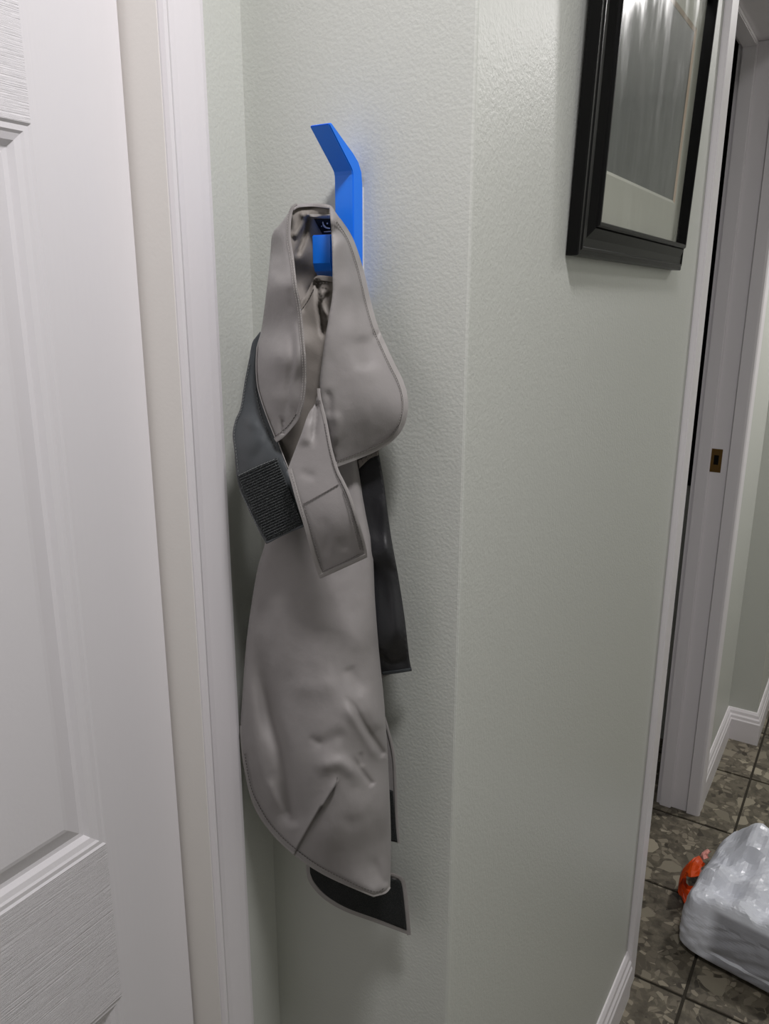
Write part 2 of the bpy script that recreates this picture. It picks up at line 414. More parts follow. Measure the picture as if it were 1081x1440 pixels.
baseboard('baseboard_front', (LEFT_X, WALL_Y), (RIGHT_X, WALL_Y), (0, -1), -1, 1)
baseboard('baseboard_left', (LEFT_X, 0.5425), (LEFT_X, WALL_Y), (1, 0), 0, -1)
baseboard('baseboard_far', (RIGHT_X, 2.296), (RIGHT_X, 2.766), (1, 0), 0, -1)
baseboard('baseboard_jog', (RIGHT_X, 2.766), (-0.206, 2.766), (0, -1), -1, 1)
baseboard('baseboard_end', (-0.206, 2.766), (-0.206, 4.4), (1, 0), 1, -1)
baseboard('baseboard_opposite', (0.85, 4.4), (0.85, -1.6), (-1, 0))

# ------------------------------------------------------------------ blue wall hook
HX0, HX1 = -0.4225, -0.403
HZ = 1.49
hook = empty('wall_hook', (HX1, WALL_Y, HZ), 'bright blue plastic double wall hook holding the grey coat on the sage wall', 'hook')
front = [(0.0485, 1.636), (0.0185, 1.6085), (0.0158, 1.6055), (0.0147, 1.6025), (0.0145, 1.598), (0.0145, 1.545), (0.0165, 1.537), (0.0215, 1.5335), (0.0280, 1.5345), (0.0325, 1.539), (0.0335, 1.546), (0.0335, 1.5525)]
outer = [(0.0478, 1.5525), (0.0478, 1.530), (0.0455, 1.5235), (0.0370, 1.5165), (0.024, 1.508), (0.008, 1.500), (0.0, 1.497)]
back = [(0.0, 1.596), (0.0015, 1.606), (0.006, 1.6135), (0.014, 1.6195), (0.030, 1.6288), (0.0445, 1.6375)]
poly = front + outer + back
n = len(poly)
V = [(HX0 - HX1, -d, z - HZ) for d, z in poly] + [(0, -d, z - HZ) for d, z in poly]
Fc = [tuple(range(n)), tuple(range(2 * n - 1, n - 1, -1))] + [(i, (i + 1) % n, n + (i + 1) % n, n + i) for i in range(n)]
hb = bevel(fix_normals(link('hook_body', V, Fc, M_BLUE, hook)), 0.0007, 2, 0.7)
hb.location.y = -0.0008
box('adhesive_strip', HX0 - HX1 + 0.0015, 0.0001, -0.0008, 0, 0.012, 0.104, M_WHITE_TAPE, hook)

# ------------------------------------------------------------------ cloth helpers
def smooth_path(pts, step=3.0, closed=False):
    """points (x, y) or (x, y, 1) for a sharp corner -> dense polyline"""
    n = len(pts); out = []
    segs = n if closed else n - 1
    for i in range(segs):
        p1, p2 = pts[i], pts[(i + 1) % n]
        p0 = pts[i - 1] if (closed or i > 0) else p1
        p3 = pts[(i + 2) % n] if (closed or i + 2 < n) else p2
        if len(p1) > 2: p0 = p1
        if len(p2) > 2: p3 = p2
        a, b, c, e = (np.array(q[:2], float) for q in (p0, p1, p2, p3))
        m = max(1, int(round(np.linalg.norm(c - b) / step)))
        for k in range(m):
            t = k / m
            out.append(0.5 * ((2 * b) + (c - a) * t + (2 * a - 5 * b + 4 * c - e) * t * t + (3 * b - a - 3 * c + e) * t ** 3))
    if not closed: out.append(np.array(pts[-1][:2], float))
    return np.array(out)
def tps(ctrl, smooth=0.3):
    c = np.array(ctrl, float); P = c[:, :2] / 100.0; n = len(P)
    def U(r2): return np.where(r2 > 1e-12, r2 * np.log(np.maximum(r2, 1e-12)), 0.0)
    K = U(((P[:, None] - P[None]) ** 2).sum(-1)) + np.eye(n) * smooth * 0.05
    Q = np.hstack([np.ones((n, 1)), P]); A = np.zeros((n + 3, n + 3)); A[:n, :n] = K; A[:n, n:] = Q; A[n:, :n] = Q.T
    w = np.linalg.solve(A, np.concatenate([c[:, 2], np.zeros(3)]))
    def fn(q):
        q = np.atleast_2d(np.asarray(q, float)) / 100.0
        return U(((q[:, None] - P[None]) ** 2).sum(-1)) @ w[:n] + w[n] + q @ w[n + 1:]
    return fn
def seg_dist(q, line):
    """unsigned distance, signed side and run fraction of points to a polyline"""
    line = np.array(line, float); best = np.full(len(q), 1e9); side = np.zeros(len(q)); run = np.zeros(len(q))
    L = np.linalg.norm(np.diff(line, axis=0), axis=1); tot = L.sum(); acc = 0
    for i in range(len(line) - 1):
        a, b = line[i], line[i + 1]; d = b - a
        t = np.clip(((q - a) @ d) / (d @ d), 0, 1); pr = a + t[:, None] * d; e = q - pr
        dist = np.linalg.norm(e, axis=1); m = dist < best
        best[m] = dist[m]; side[m] = np.sign(d[0] * e[m, 1] - d[1] * e[m, 0]); run[m] = (acc + t[m] * L[i]) / tot; acc += L[i]
    return best, side, run
def fold(line, width, amp, kind='soft', width2=None, fade=(0.12, 0.12)):
    """a fold along a line: soft ridge/valley, or a crisp crease higher on its left side"""
    line = smooth_path(line, 4)
    def fn(q):
        d, s, r = seg_dist(q, line)
        e = np.clip(r / max(fade[0], 1e-6), 0, 1) * np.clip((1 - r) / max(fade[1], 1e-6), 0, 1)
        e = e * e * (3 - 2 * e)
        if kind == 'soft': return amp * np.exp(-(d / width) ** 2) * e
        w = np.where(s > 0, width, width2 or width * 0.25)      # raised on one side of the line, tucked under on the other
        return amp * e * np.where(s > 0, np.exp(-(d / w) ** 1.5), -0.12 * np.exp(-d / w))
    return fn
class Cloth:
    def __init__(self, ctrl, folds=(), wrinkle=0.0009, seed=0):
        self.base = tps(ctrl); self.folds = folds; self.wr = wrinkle; self.seed = seed
    def __call__(self, q):
        q = np.atleast_2d(np.asarray(q, float)); d = self.base(q)
        for fo in self.folds: d = d + fo(q)
        if self.wr:
            d = d + self.wr * np.array([noise.noise(Vector((x / 26.0, y / 60.0, self.seed))) + 0.22 * noise.noise(Vector((x / 11.0, y / 17.0, self.seed + 5))) for x, y in q])
        return d
def make_cloth(name, V, Fc, mat, parent, smooth=True):
    o = fix_normals(link(name, np.array(V) - np.array(parent_loc(parent)), Fc, mat, parent, smooth)); return o
def parent_loc(p):
    l = Vector((0, 0, 0))
    while p: l += p.location; p = p.parent
    return tuple(l)
def sheet(name, outline, cl, mat, parent, step=4.5, thick=0.0012, lift=0.0, round_edge=0.0):
    b = smooth_path(outline, 3.0, True); n = len(b)
    x0, y0 = b.min(0); x1, y1 = b.max(0)
    gx, gy = np.meshgrid(np.arange(x0, x1, step), np.arange(y0, y1, step * 0.87)); gx[1::2] += step / 2
    q = np.stack([gx.ravel(), gy.ravel()], 1)
    # even-odd test and margin to the border
    ins = np.zeros(len(q), bool); a, c = b, np.roll(b, -1, 0)
    for (ax, ay), (bx, by) in zip(a, c):
        hit = ((ay > q[:, 1]) != (by > q[:, 1])) & (q[:, 0] < (bx - ax) * (q[:, 1] - ay) / (by - ay + 1e-12) + ax); ins ^= hit
    d, _, _ = seg_dist(q, np.vstack([b, b[:1]]))
    q = q[ins & (d > 1.6)]
    pts = np.vstack([b, q])
    r = geometry.delaunay_2d_cdt([Vector(p) for p in pts], [], [list(range(n))], 1, 1e-4)
    P = np.array([tuple(v) for v in r[0]]); T = [tuple(t) for t in r[2]]
    dep = cl(P) + lift
    if round_edge:
        d, _, _ = seg_dist(P, np.vstack([b, b[:1]])); dep = dep - round_edge * np.exp(-d / 4.0)
    Fv = [at(x, y, e) for (x, y), e in zip(P, dep)]; Bv = [at(x, y, e - thick) for (x, y), e in zip(P, dep)]
    m = len(Fv); Fc = list(T) + [(m + t[2], m + t[1], m + t[0]) for t in T]
    cnt = {}
    for t in T:
        for i in range(3):
            e = (t[i], t[(i + 1) % 3]); k = tuple(sorted(e)); cnt[k] = None if k in cnt else e
    for e in cnt.values():
        if e: Fc.append((e[1], e[0], m + e[0], m + e[1]))
    return make_cloth(name, Fv + Bv, Fc, mat, parent)
def offset(path, w):
    t = np.gradient(path, axis=0); t /= np.linalg.norm(t, axis=1)[:, None] + 1e-9
    return path + np.stack([-t[:, 1], t[:, 0]], 1) * w
def hem(name, path, w, cl, mat, parent, lift=0.0007, extra=0.6):
    """bound edge: a slightly padded strip from the edge inwards (w > 0 to the right of travel seen on the photo)"""
    p = smooth_path(path, 3.0); s = 1 if w > 0 else -1
    offs = [-extra * s, 0.15 * w, 0.5 * w, 0.85 * w, w]; lifts = [lift * 0.75, lift, lift * 1.05, lift, lift * 0.8]
    rows = []
    for o_, l_ in zip(offs, lifts):
        q = offset(p, o_); dd = cl(offset(p, max(0.0, o_ * s) * s)) + l_
        rows.append([at(x, y, e) for (x, y), e in zip(q, dd)])
    dd = cl(p) - 0.0016; rows.append([at(x, y, e) for (x, y), e in zip(offset(p, w * 0.9), dd)]); rows.append([at(x, y, e) for (x, y), e in zip(offset(p, -extra * s), dd)])
    k = len(p); V = [v for r in rows for v in r]; R_ = len(rows); Fc = []
    for a in range(R_):
        b = (a + 1) % R_
        Fc += [(a * k + i, a * k + i + 1, b * k + i + 1, b * k + i) for i in range(k - 1)]
    Fc += [tuple(a * k for a in range(R_))[::-1], tuple(a * k + k - 1 for a in range(R_))]
    return make_cloth(name, V, Fc, mat, parent, False)
def stitching(name, path, cl, mat, parent, lift=0.0012, dash=3.2, gap=1.3, w=0.55, off=0.0):
    p = smooth_path(path, 0.8)
    if off: p = offset(p, off)
    s = np.concatenate([[0], np.cumsum(np.linalg.norm(np.diff(p, axis=0), axis=1))]); V, Fc = [], []
    a = 0.0
    while a + dash < s[-1]:
        mid = [np.array([np.interp(t, s, p[:, 0]), np.interp(t, s, p[:, 1])]) for t in (a, a + dash / 2, a + dash)]
        t = mid[2] - mid[0]; t /= np.linalg.norm(t) + 1e-9; nn = np.array([-t[1], t[0]]) * w
        dd = cl(np.array(mid)); k = len(V)
        for j, (pt, e) in enumerate(zip(mid, dd)):
            up = lift + (0.0005 if j == 1 else 0.0)
            V += [at(*(pt - nn), e + lift - 0.0006), at(*pt, e + up), at(*(pt + nn), e + lift - 0.0006)]
        for j in range(2):
            b = k + 3 * j
            Fc += [(b, b + 1, b + 4, b + 3), (b + 1, b + 2, b + 5, b + 4), (b + 2, b, b + 3, b + 5)]
        Fc += [(k, k + 2, k + 1), (k + 6, k + 7, k + 8)]
        a += dash + gap
    return make_cloth(name, V, Fc, mat, parent, False)

# ------------------------------------------------------------------ the grey dog coat
coat_base = at(440, 1300, 0.03)
coat = empty('dog_coat', tuple(coat_base), 'grey rain coat for a dog, straps dangling, hung over the blue hook', 'coat')

# -- rear layer close to the wall
cl_back = Cloth([(400, 450, .02), (520, 450, .016), (390, 800, .03), (520, 800, .022), (390, 1150, .04), (530, 1150, .026), (450, 800, .034)], wrinkle=0.001, seed=1)
sheet('back_panel', [(410, 440), (500, 440), (512, 640), (516, 900), (530, 1170, 1), (470, 1200), (400, 1150), (380, 1000), (385, 780), (400, 600)], cl_back, M_GREY_IN, coat, 9)

# -- black lining flap on the right
cl_flap = Cloth([(500, 655, .036), (532, 633, .029), (539, 675, .030), (549, 749, .028), (560, 811, .027), (575, 927, .024), (579, 942, .023), (535, 950, .033), (520, 800, .040), (510, 700, .040), (535, 780, .043), (552, 900, .041)],
                [fold([(538, 775), (548, 800), (560, 808)], 5, -.0014), fold([(533, 915), (548, 930), (572, 928)], 6, -.002), fold([(536, 690), (548, 800), (562, 910)], 8, .003)], 0.0004, 2)
flap = sheet('lining_flap', [(500, 640, 1), (532, 633, 1), (539, 675), (549, 749), (560, 811), (569, 870), (575.6, 927), (579, 942, 1), (560, 945), (540, 948), (515, 950, 1), (508, 800)], cl_flap, M_BLACK, coat, 4.5)
hem('flap_hem', [(579, 943), (560, 946), (538, 949)], 4.0, cl_flap, M_CHAR, flap, 0.001)
sheet('flap_facing', [(503, 648, 1), (533, 632, 1), (532, 640, 1), (520, 645), (505, 659, 1)], cl_flap, M_GREY_IN, flap, 4, lift=0.003)
sheet('flap_underside', [(528, 946, 1), (552, 947, 1), (543, 951), (532, 957, 1)], cl_flap, M_HEM, flap, 4, lift=-0.006)
for xx in (510, 517, 524, 530):
    stitching('stitching', [(xx - 2, 645 - (xx - 510) * .45), (xx + 1, 653 - (xx - 510) * .5)], cl_flap, M_THREAD_D, flap, 0.005, 2.5, 1.0)

# -- rear fastening edge showing behind the body on the right
cl_rear = Cloth([(530, 1000, .030), (549, 1038, .028), (558, 1155, .026), (530, 1180, .032)], wrinkle=0.0007, seed=3)
rear = sheet('rear_fastener', [(530, 1000, 1), (541.5, 1008), (549.4, 1038), (554.5, 1067), (557, 1110), (558.7, 1155), (561.5, 1186, 1), (549, 1183), (530, 1180, 1)], cl_rear, M_GREY, coat, 4.5)
hem('binding', [(542, 1010), (549.6, 1038), (555, 1067), (557.2, 1110), (559, 1155), (561.8, 1186)], 3.2, cl_rear, M_HEM, rear, 0.0012)
sheet('loop_patch', [(540, 1108, 1), (552.5, 1112, 1), (555.5, 1155), (558.5, 1184, 1), (540, 1182, 1)], cl_rear, M_VEL_LOOP, rear, 4, lift=0.0014)

# -- belly strap hanging lowest
cl_belly = Cloth([(431, 1222, .036), (432, 1190, .036), (458, 1266, .034), (531, 1298, .027), (577, 1315, .021), (570, 1244, .024), (550, 1190, .030), (500, 1240, .036)], wrinkle=0.0012, seed=4)
belly_out = [(433, 1190, 1), (431, 1222), (433, 1235), (442, 1250), (458.8, 1266), (486.5, 1281.7), (531, 1298), (576.7, 1315, 1), (575, 1291), (569.8, 1244), (564, 1233, 1), (550, 1227.6), (545, 1190, 1)]
belly = sheet('belly_strap', belly_out, cl_belly, M_GREY, coat, 5)
sheet('loop_patch', [(437, 1192, 1), (435.5, 1222), (438, 1233), (446, 1246), (461.5, 1261), (488, 1277), (532, 1293), (571.5, 1308.5, 1), (570, 1290), (565, 1247), (560, 1237, 1), (549, 1232), (543, 1192, 1)], cl_belly, M_VEL_LOOP, belly, 4.5, lift=0.0014)
hem('binding', [(431, 1216), (433, 1235), (442, 1250), (458.8, 1266), (486.5, 1281.7), (531, 1298), (576, 1314.6)], -5.0, cl_belly, M_HEM, belly, 0.0008)
hem('binding', [(577, 1315), (575.2, 1291), (569.9, 1244), (564, 1233)], -5.0, cl_belly, M_HEM, belly, 0.0008)
hem('binding', [(565, 1233.5), (556, 1229.5), (546, 1226.5)], -4.0, cl_belly, M_HEM, belly, 0.0008)

# -- inside of the collar behind the hook tip
cl_col = Cloth([(412, 291, .050), (463, 288, .040), (440, 286, .036), (430, 302, .044), (446, 303, .042), (464, 303, .042), (455, 312, .027), (462, 330, .0235), (445, 390, .023), (430, 400, .030), (424, 425, .048), (410, 360, .058), (406, 333, .056), (474, 400, .023), (474, 300, .028)],
               [fold([(434, 300), (428, 330), (417, 362)], 3.2, -.006), fold([(426, 296), (424, 315), (412, 335)], 4, .004), fold([(420, 300), (440, 306), (465, 303)], 3, .002)], 0.0012, 5)
collar = sheet('collar_lining', [(411, 292), (419, 287.5), (440, 286), (463, 288.5), (472, 300), (476, 340), (476, 400, 1), (452, 396), (444, 394), (438, 414), (424, 432), (412, 380), (406, 340)], cl_col, M_GREY_IN, coat, 3.2)
hem('collar_edge', [(411, 292.5), (419, 288), (440, 286.5), (464, 289)], 4.5, cl_col, M_GREY, collar, 0.003)
lab = sheet('woven_label', [(441.5, 308, 1), (468, 308.5, 1), (468, 329, 1), (453, 329, 1)], cl_col, M_LABEL, collar, 3, lift=0.0016)
hem('label_border', [(432, 301.5), (450, 302), (466, 302)], 3.5, cl_col, M_HEM, collar, 0.0008)
sheet('emblem', [(453, 312), (454.2, 311.4), (455.6, 316), (458.6, 319), (464, 320.3), (464, 322), (458, 321.2), (454, 317.6)], cl_col, M_EMBLEM, lab, 2, lift=0.003)
sheet('emblem', [(459.0, 313.2), (460.4, 312.9), (461.2, 314), (460.5, 315.4), (459, 315.2)], cl_col, M_EMBLEM, lab, 2, lift=0.003)
sheet('emblem', [(451.4, 317.4), (452.6, 317.4), (452.8, 318.8), (451.6, 319)], cl_col, M_EMBLEM, lab, 2, lift=0.003)
sheet('label_line', [(455, 325.2, 1), (465, 324.6, 1), (465, 326, 1), (455.6, 326.6, 1)], cl_col, M_EMBLEM, lab, 3, lift=0.003)

# -- inner front seen between the lapels
cl_in = Cloth([(440, 392, .052), (464, 390, .054), (470, 440, .060), (464, 520, .070), (450, 566, .076), (405, 664, .082), (384, 620, .076), (410, 560, .074), (424, 480, .072), (424, 430, .062), (440, 460, .060), (440, 510, .068), (434, 560, .072)],
              [fold([(442, 392), (432, 420), (424, 440)], 2.5, -.004), fold([(446, 390), (449, 430), (456, 478)], 3, -.006), fold([(452, 404), (452, 428), (460, 446), (462, 456)], 4, .006), fold([(466, 410), (450, 432), (463, 452)], 3, -.004)], 0.0012, 6)
inner = sheet('inner_front', [(440, 393, 1), (447, 388), (464, 389), (474, 392, 1), (474, 440), (468, 480), (464, 540), (456, 575), (405, 666, 1), (380, 618, 1), (398, 570), (420, 530), (416, 470), (418, 430), (430, 414)], cl_in, M_GREY_IN, coat, 3.6)
hem('placket_edge', [(441, 392.5), (447, 388), (464, 389), (473, 391.5)], 7.5, cl_in, M_GREY_IN, inner, 0.002)
stitching('stitching', [(444, 399), (464, 397)], cl_in, M_THREAD_D, inner, 0.0034)
stitching('stitching', [(423, 436), (432, 424), (442, 404)], cl_in, M_THREAD_D, inner, 0.0012)
sheet('tag_corner', [(444.5, 389, 1), (448.5, 380, 1), (453, 388.5, 1)], cl_col, M_EMBLEM, collar, 3, lift=0.004)

# -- main body
cl_body = Cloth([(372, 770, .078), (362, 800, .074), (345, 909, .071), (338, 1032, .069), (343, 1077, .070), (378, 1167, .072), (412, 1201, .086), (457, 1231, .094), (525, 1261, .088), (548, 1248, .068),
                 (549, 1175, .058), (545, 1081, .056), (540, 987, .054), (532, 912, .052), (525, 800, .050), (512, 714, .047), (502, 646, .043), (470, 560, .045), (410, 650, .056),
                 (430, 780, .078), (440, 900, .090), (450, 1000, .100), (455, 1080, .108), (455, 1180, .104), (505, 900, .072), (512, 1000, .082), (518, 1150, .088), (380, 1000, .084), (375, 900, .082)],
                [fold([(364, 880), (370, 950), (380, 1010), (394, 1062), (404, 1130), (414, 1166)], 12, -.0125, fade=(.35, .1)),
                 fold([(372, 940), (384, 1010), (398, 1062), (408, 1130), (416, 1164)], 5, -.0032, fade=(.35, .1)),
                 fold([(350, 930), (356, 1010), (370, 1090), (392, 1150)], 9, .003, fade=(.3, .2)),
                 fold([(475, 1088), (471, 1107), (452, 1136), (432, 1168), (412, 1204)], 9, .0033, 'tuck', 1.6, fade=(.2, .0)),
                 fold([(440, 1086), (458, 1076), (480, 1074), (498, 1088), (502, 1112)], 11, .0035, fade=(.25, .35)),
                 fold([(482, 976), (497, 994), (512, 1022), (541, 1064)], 5, -.0042, fade=(.4, .05)),
                 fold([(478, 985), (500, 1010), (520, 1045), (536, 1072)], 9, .0025, fade=(.3, .2)),
                 fold([(497, 960), (515, 985), (535, 1030)], 9, .0022, fade=(.3, .2)),
                 fold([(486, 936), (500, 958), (512, 985)], 8, -.0016, fade=(.2, .4)),
                 fold([(492, 1060), (506, 1082), (524, 1105)], 4, -.0026, fade=(.35, .05)),
                 fold([(506, 1056), (509, 1080)], 3, -.0014, fade=(.3, .3)),
                 fold([(428, 1050), (452, 1046), (490, 1028)], 10, -.0018, fade=(.3, .3)),
                 fold([(432, 1036), (444, 1042), (456, 1048)], 5, -.0012, fade=(.3, .3)),
                 fold([(475, 1160), (510, 1152), (536, 1140)], 12, -.0013, fade=(.3, .3)),
                 fold([(404, 960), (440, 968), (480, 958)], 16, .0018, fade=(.3, .3)),
                 fold([(366, 830), (376, 880), (388, 940)], 12, -.0018, fade=(.3, .3)),
                 fold([(384, 800), (392, 880), (404, 960)], 12, .0016, fade=(.3, .3)),
                 fold([(376, 1090), (386, 1120), (402, 1150)], 5, .0016, fade=(.3, .2)),
                 fold([(452, 830), (470, 880), (480, 930)], 14, -.001, fade=(.3, .3)),
                 fold([(522, 1200), (534, 1232), (546, 1244)], 6, -.0016, fade=(.4, .1))], 0.0010, 7)
body_out = [(470, 560, 1), (440, 600), (410, 650), (388, 710), (372, 766), (362, 800), (352.5, 856), (345.7, 909), (340.5, 980), (338, 1032.5), (343, 1077.5), (356, 1130), (378.7, 1167.5), (412.5, 1201), (457.5, 1231), (525, 1261, 1), (542, 1255.6), (548.6, 1248, 1),
            (549.6, 1175), (546, 1081), (540, 987.5), (532.5, 912.5), (527, 840), (523.5, 774), (512.5, 714), (502, 645.7), (496, 600, 1)]
body = sheet('body_panel', body_out, cl_body, M_GREY, coat, 2.8, round_edge=0.006)
hem_path = [(338.2, 1020), (338.2, 1032.5), (343, 1077.5), (356, 1130), (378.7, 1167.5), (412.5, 1201), (457.5, 1231), (525, 1261)]
cl_edge = lambda q: cl_body(q) - 0.0045
hem('hem', hem_path, -5.2, cl_edge, M_HEM, body, 0.0008)
hem('hem', [(525, 1261), (542, 1255.8), (548.8, 1248)], -5.0, cl_edge, M_HEM, body, 0.0008)
stitching('stitching', [(344, 1060), (352, 1104), (364, 1133), (384, 1164), (416, 1194.5), (459, 1224), (522, 1253), (540, 1249)], cl_body, M_THREAD_D, body, 0.0006, 3.0, 1.4)
hem('dart_seam', [(474.5, 1093), (471.5, 1107), (452.5, 1136), (432.5, 1168), (415, 1200)], 0.7, cl_body, M_THREAD_D, body, 0.0003, 0.1)

# -- charcoal side strap with hook tape
cl_side = Cloth([(363, 475, .058), (350, 506, .062), (338, 573, .070), (327, 610, .078), (333, 671, .086), (374, 765, .102), (427, 740, .101), (404, 660, .092), (391, 634, .086), (374, 500, .054), (378, 560, .064), (400, 610, .074), (365, 620, .088)],
                [fold([(352, 655), (372, 622), (386, 606)], 9, -.002, fade=(.3, .3)), fold([(345, 600), (362, 590)], 10, .003, fade=(.3, .3))], 0.0008, 8)
side = sheet('side_strap', [(366, 466, 1), (360, 473.7), (354.4, 482.6), (350, 506), (344, 536), (338, 573), (330.7, 590.6), (327, 610), (329, 630.6), (333, 671), (339.6, 694.7), (360, 739), (374.4, 765, 1), (400, 752), (428, 740.6, 1), (405, 660), (396, 632), (386, 600), (378, 560), (374, 510)], cl_side, M_CHAR, coat, 4)
hookt = sheet('hook_tape_patch', [(333.5, 668, 1), (362, 654.5), (390, 643, 1), (408, 692), (425.4, 736, 1), (400, 750), (374.5, 760.5, 1), (361, 735), (340, 692)], cl_side, M_VEL_HOOK, side, 4, lift=0.0016)
rows_ = []
for k in range(26):                               # woven ribs of the tape
    t = (k + 0.5) / 26
    a = np.array((334.5, 669.5)) * (1 - t) + np.array((375, 758.5)) * t; b = np.array((390, 644.5)) * (1 - t) + np.array((424.6, 735)) * t
    a = a + (np.array((-4.5 + 0.0, 0)) * math.sin(t * math.pi) * 0.4)
    p = np.array([a + (b - a) * u for u in np.linspace(0.02, 0.98, 30)])
    dd = cl_side(p) + 0.0017; V = []
    for (x, y), e in zip(p, dd): V += [at(x, y - 1.1, e), at(x, y, e + 0.0007 + random.uniform(0, 0.0004)), at(x, y + 1.1, e)]
    rows_.append((V, [(3 * i + j, 3 * i + j + 3, 3 * i + j + 4, 3 * i + j + 1) for i in range(29) for j in range(2)]))
V, Fc = merge(rows_)
ribs = make_cloth('tape_ribs', V, Fc, M_VEL_HOOK, hookt, False); ribs['kind'] = 'stuff'
stitching('stitching', [(351, 512), (345, 541), (339.5, 575), (332.5, 592), (329.2, 611), (331.5, 632), (335, 664)], cl_side, M_THREAD_C, side, 0.0008, 3.0, 1.6)
stitching('stitching', [(359, 545), (366, 580), (378, 612), (388, 634)], cl_side, M_THREAD_C, side, 0.0008, 3.0, 1.6, 0.35)
stitching('stitching', [(335, 669), (362, 656), (389, 645)], cl_side, M_THREAD_C, side, 0.0026, 3.5, 0.8, 0.5)
stitching('stitching', [(337, 690), (353, 722), (366, 752)], cl_side, M_THREAD_C, side, 0.0026, 2.5, 1.5, 0.35)
hem('strap_edge', [(391, 622), (397.5, 640), (405, 659)], -1.0, cl_side, M_HEM, side, 0.001, 0.3)
hem('strap_end', [(376, 764), (400, 751.5), (427.5, 740)], -3.2, cl_side, M_CHAR, side, 0.0012)

# -- left lapel
cl_ll = Cloth([(414, 292, .060), (383, 330, .050), (380, 357, .048), (369, 461, .060), (360, 510, .067), (363, 551, .074), (388, 621, .089), (421, 586, .092), (430, 530, .095), (427, 479, .096), (423, 434, .093), (412, 363, .079), (408, 333, .068), (395, 400, .085), (392, 500, .095), (396, 560, .094)],
              [fold([(408, 455), (411, 500), (405, 545), (402, 590)], 3.5, -.0022, fade=(.3, .2)), fold([(397, 584), (397, 612)], 2, -.003, fade=(.3, .1)), fold([(416, 440), (419, 490), (417, 540)], 5, .003, fade=(.3, .3)),
               fold([(384, 372), (394, 384), (406, 388)], 7, -.0014, fade=(.3, .3)), fold([(392, 312), (398, 340), (404, 380)], 6, .002, fade=(.3, .3)), fold([(406, 400), (412, 440)], 4, -.002, fade=(.3, .3))], 0.001, 9)
ll_in = [(414, 290.5), (409.5, 304), (408, 333.5), (412.5, 363), (417, 401.6), (423, 434), (427, 476), (430, 509), (430, 539), (427, 565.5), (421, 586), (410.6, 601), (398.8, 614), (388.4, 621.7)]
ll = sheet('left_lapel', [(418, 287.8, 1)] + ll_in[:-1] + [(388.4, 621.7, 1), (373.6, 583), (363.3, 551), (360.3, 531), (359.6, 509), (361, 487), (367.7, 461), (375.5, 402), (380, 357), (383, 329), (393, 316), (403.6, 302), (410, 291)], cl_ll, M_GREY, coat, 3.8, round_edge=0.002)
hem('piping', [(418, 288.5)] + ll_in[:9], 3.4, cl_ll, M_HEM, ll, 0.0008)
hem('piping', ll_in[8:], 6.5, cl_ll, M_GREY, ll, 0.0008)
hem('piping', [(388.4, 621), (373.6, 583), (363.3, 551), (360.3, 531), (359.6, 509), (361, 487)], 0.9, cl_ll, M_HEM, ll, 0.0005, 0.3)
stitching('stitching', ll_in[:10], cl_ll, M_THREAD_L, ll, 0.0022, 2.6, 1.0, 0.42, off=4.4)
stitching('stitching', ll_in[3:11], cl_ll, M_THREAD_L, ll, 0.0026, 2.6, 1.0, 0.42, off=1.2)
stitching('stitching', [(386, 613.5), (396, 607), (407, 596), (417, 581)], cl_ll, M_THREAD_D, ll, 0.0014)

# -- right lapel
cl_rl = Cloth([(463, 290, .060), (470, 310, .064), (479, 307, .050), (479, 340, .060), (495, 335, .034), (510, 378, .025), (520, 427, .026), (542, 485, .029), (572, 577, .036), (552, 618, .040), (502, 645, .056), (474, 656, .070), (450, 560, .083), (452, 508, .081), (460, 454, .077), (467, 403, .072), (467, 329, .062), (490, 400, .056), (497, 460, .060), (510, 520, .062), (520, 580, .060), (480, 580, .075)],
              [fold([(456, 545), (463, 562), (462, 590)], 4, -.0022, fade=(.3, .3)), fold([(470, 575), (474, 600), (470, 630)], 6, .0018, fade=(.3, .3)), fold([(508, 468), (516, 500), (520, 524)], 12, -.003, fade=(.3, .3)),
               fold([(480, 330), (492, 400), (500, 470)], 8, .0015, fade=(.3, .3)), fold([(522, 470), (534, 474)], 6, -.002, fade=(.3, .3))], 0.0009, 10)
rl_edge = [(465, 289), (477.7, 307), (495.5, 335), (510, 378), (521.5, 427), (531, 459.6), (542, 485), (554.6, 512), (565.4, 533.6), (571.8, 555), (572.7, 577), (567, 600), (552.8, 618.5), (531, 633), (502, 645.6), (474, 656)]
rl = sheet('right_lapel', rl_edge[:-1] + [(474, 656, 1), (466, 624), (460.7, 598.6), (452, 570), (449, 541), (452.6, 508), (457, 476), (461, 452), (467, 416), (467.5, 395), (466.5, 340), (463, 289, 1)], cl_rl, M_GREY, coat, 4.0, round_edge=0.002)
hem('hem', rl_edge[1:], 6.2, cl_rl, M_HEM, rl, 0.0008)
stitching('stitching', rl_edge[1:12], cl_rl, M_THREAD_L, rl, 0.0016, 2.4, 1.4, 0.5, off=7.4)
stitching('stitching', rl_edge[11:], cl_rl, M_THREAD_D, rl, 0.0016, 3.4, 0.8, 0.5, off=7.2)

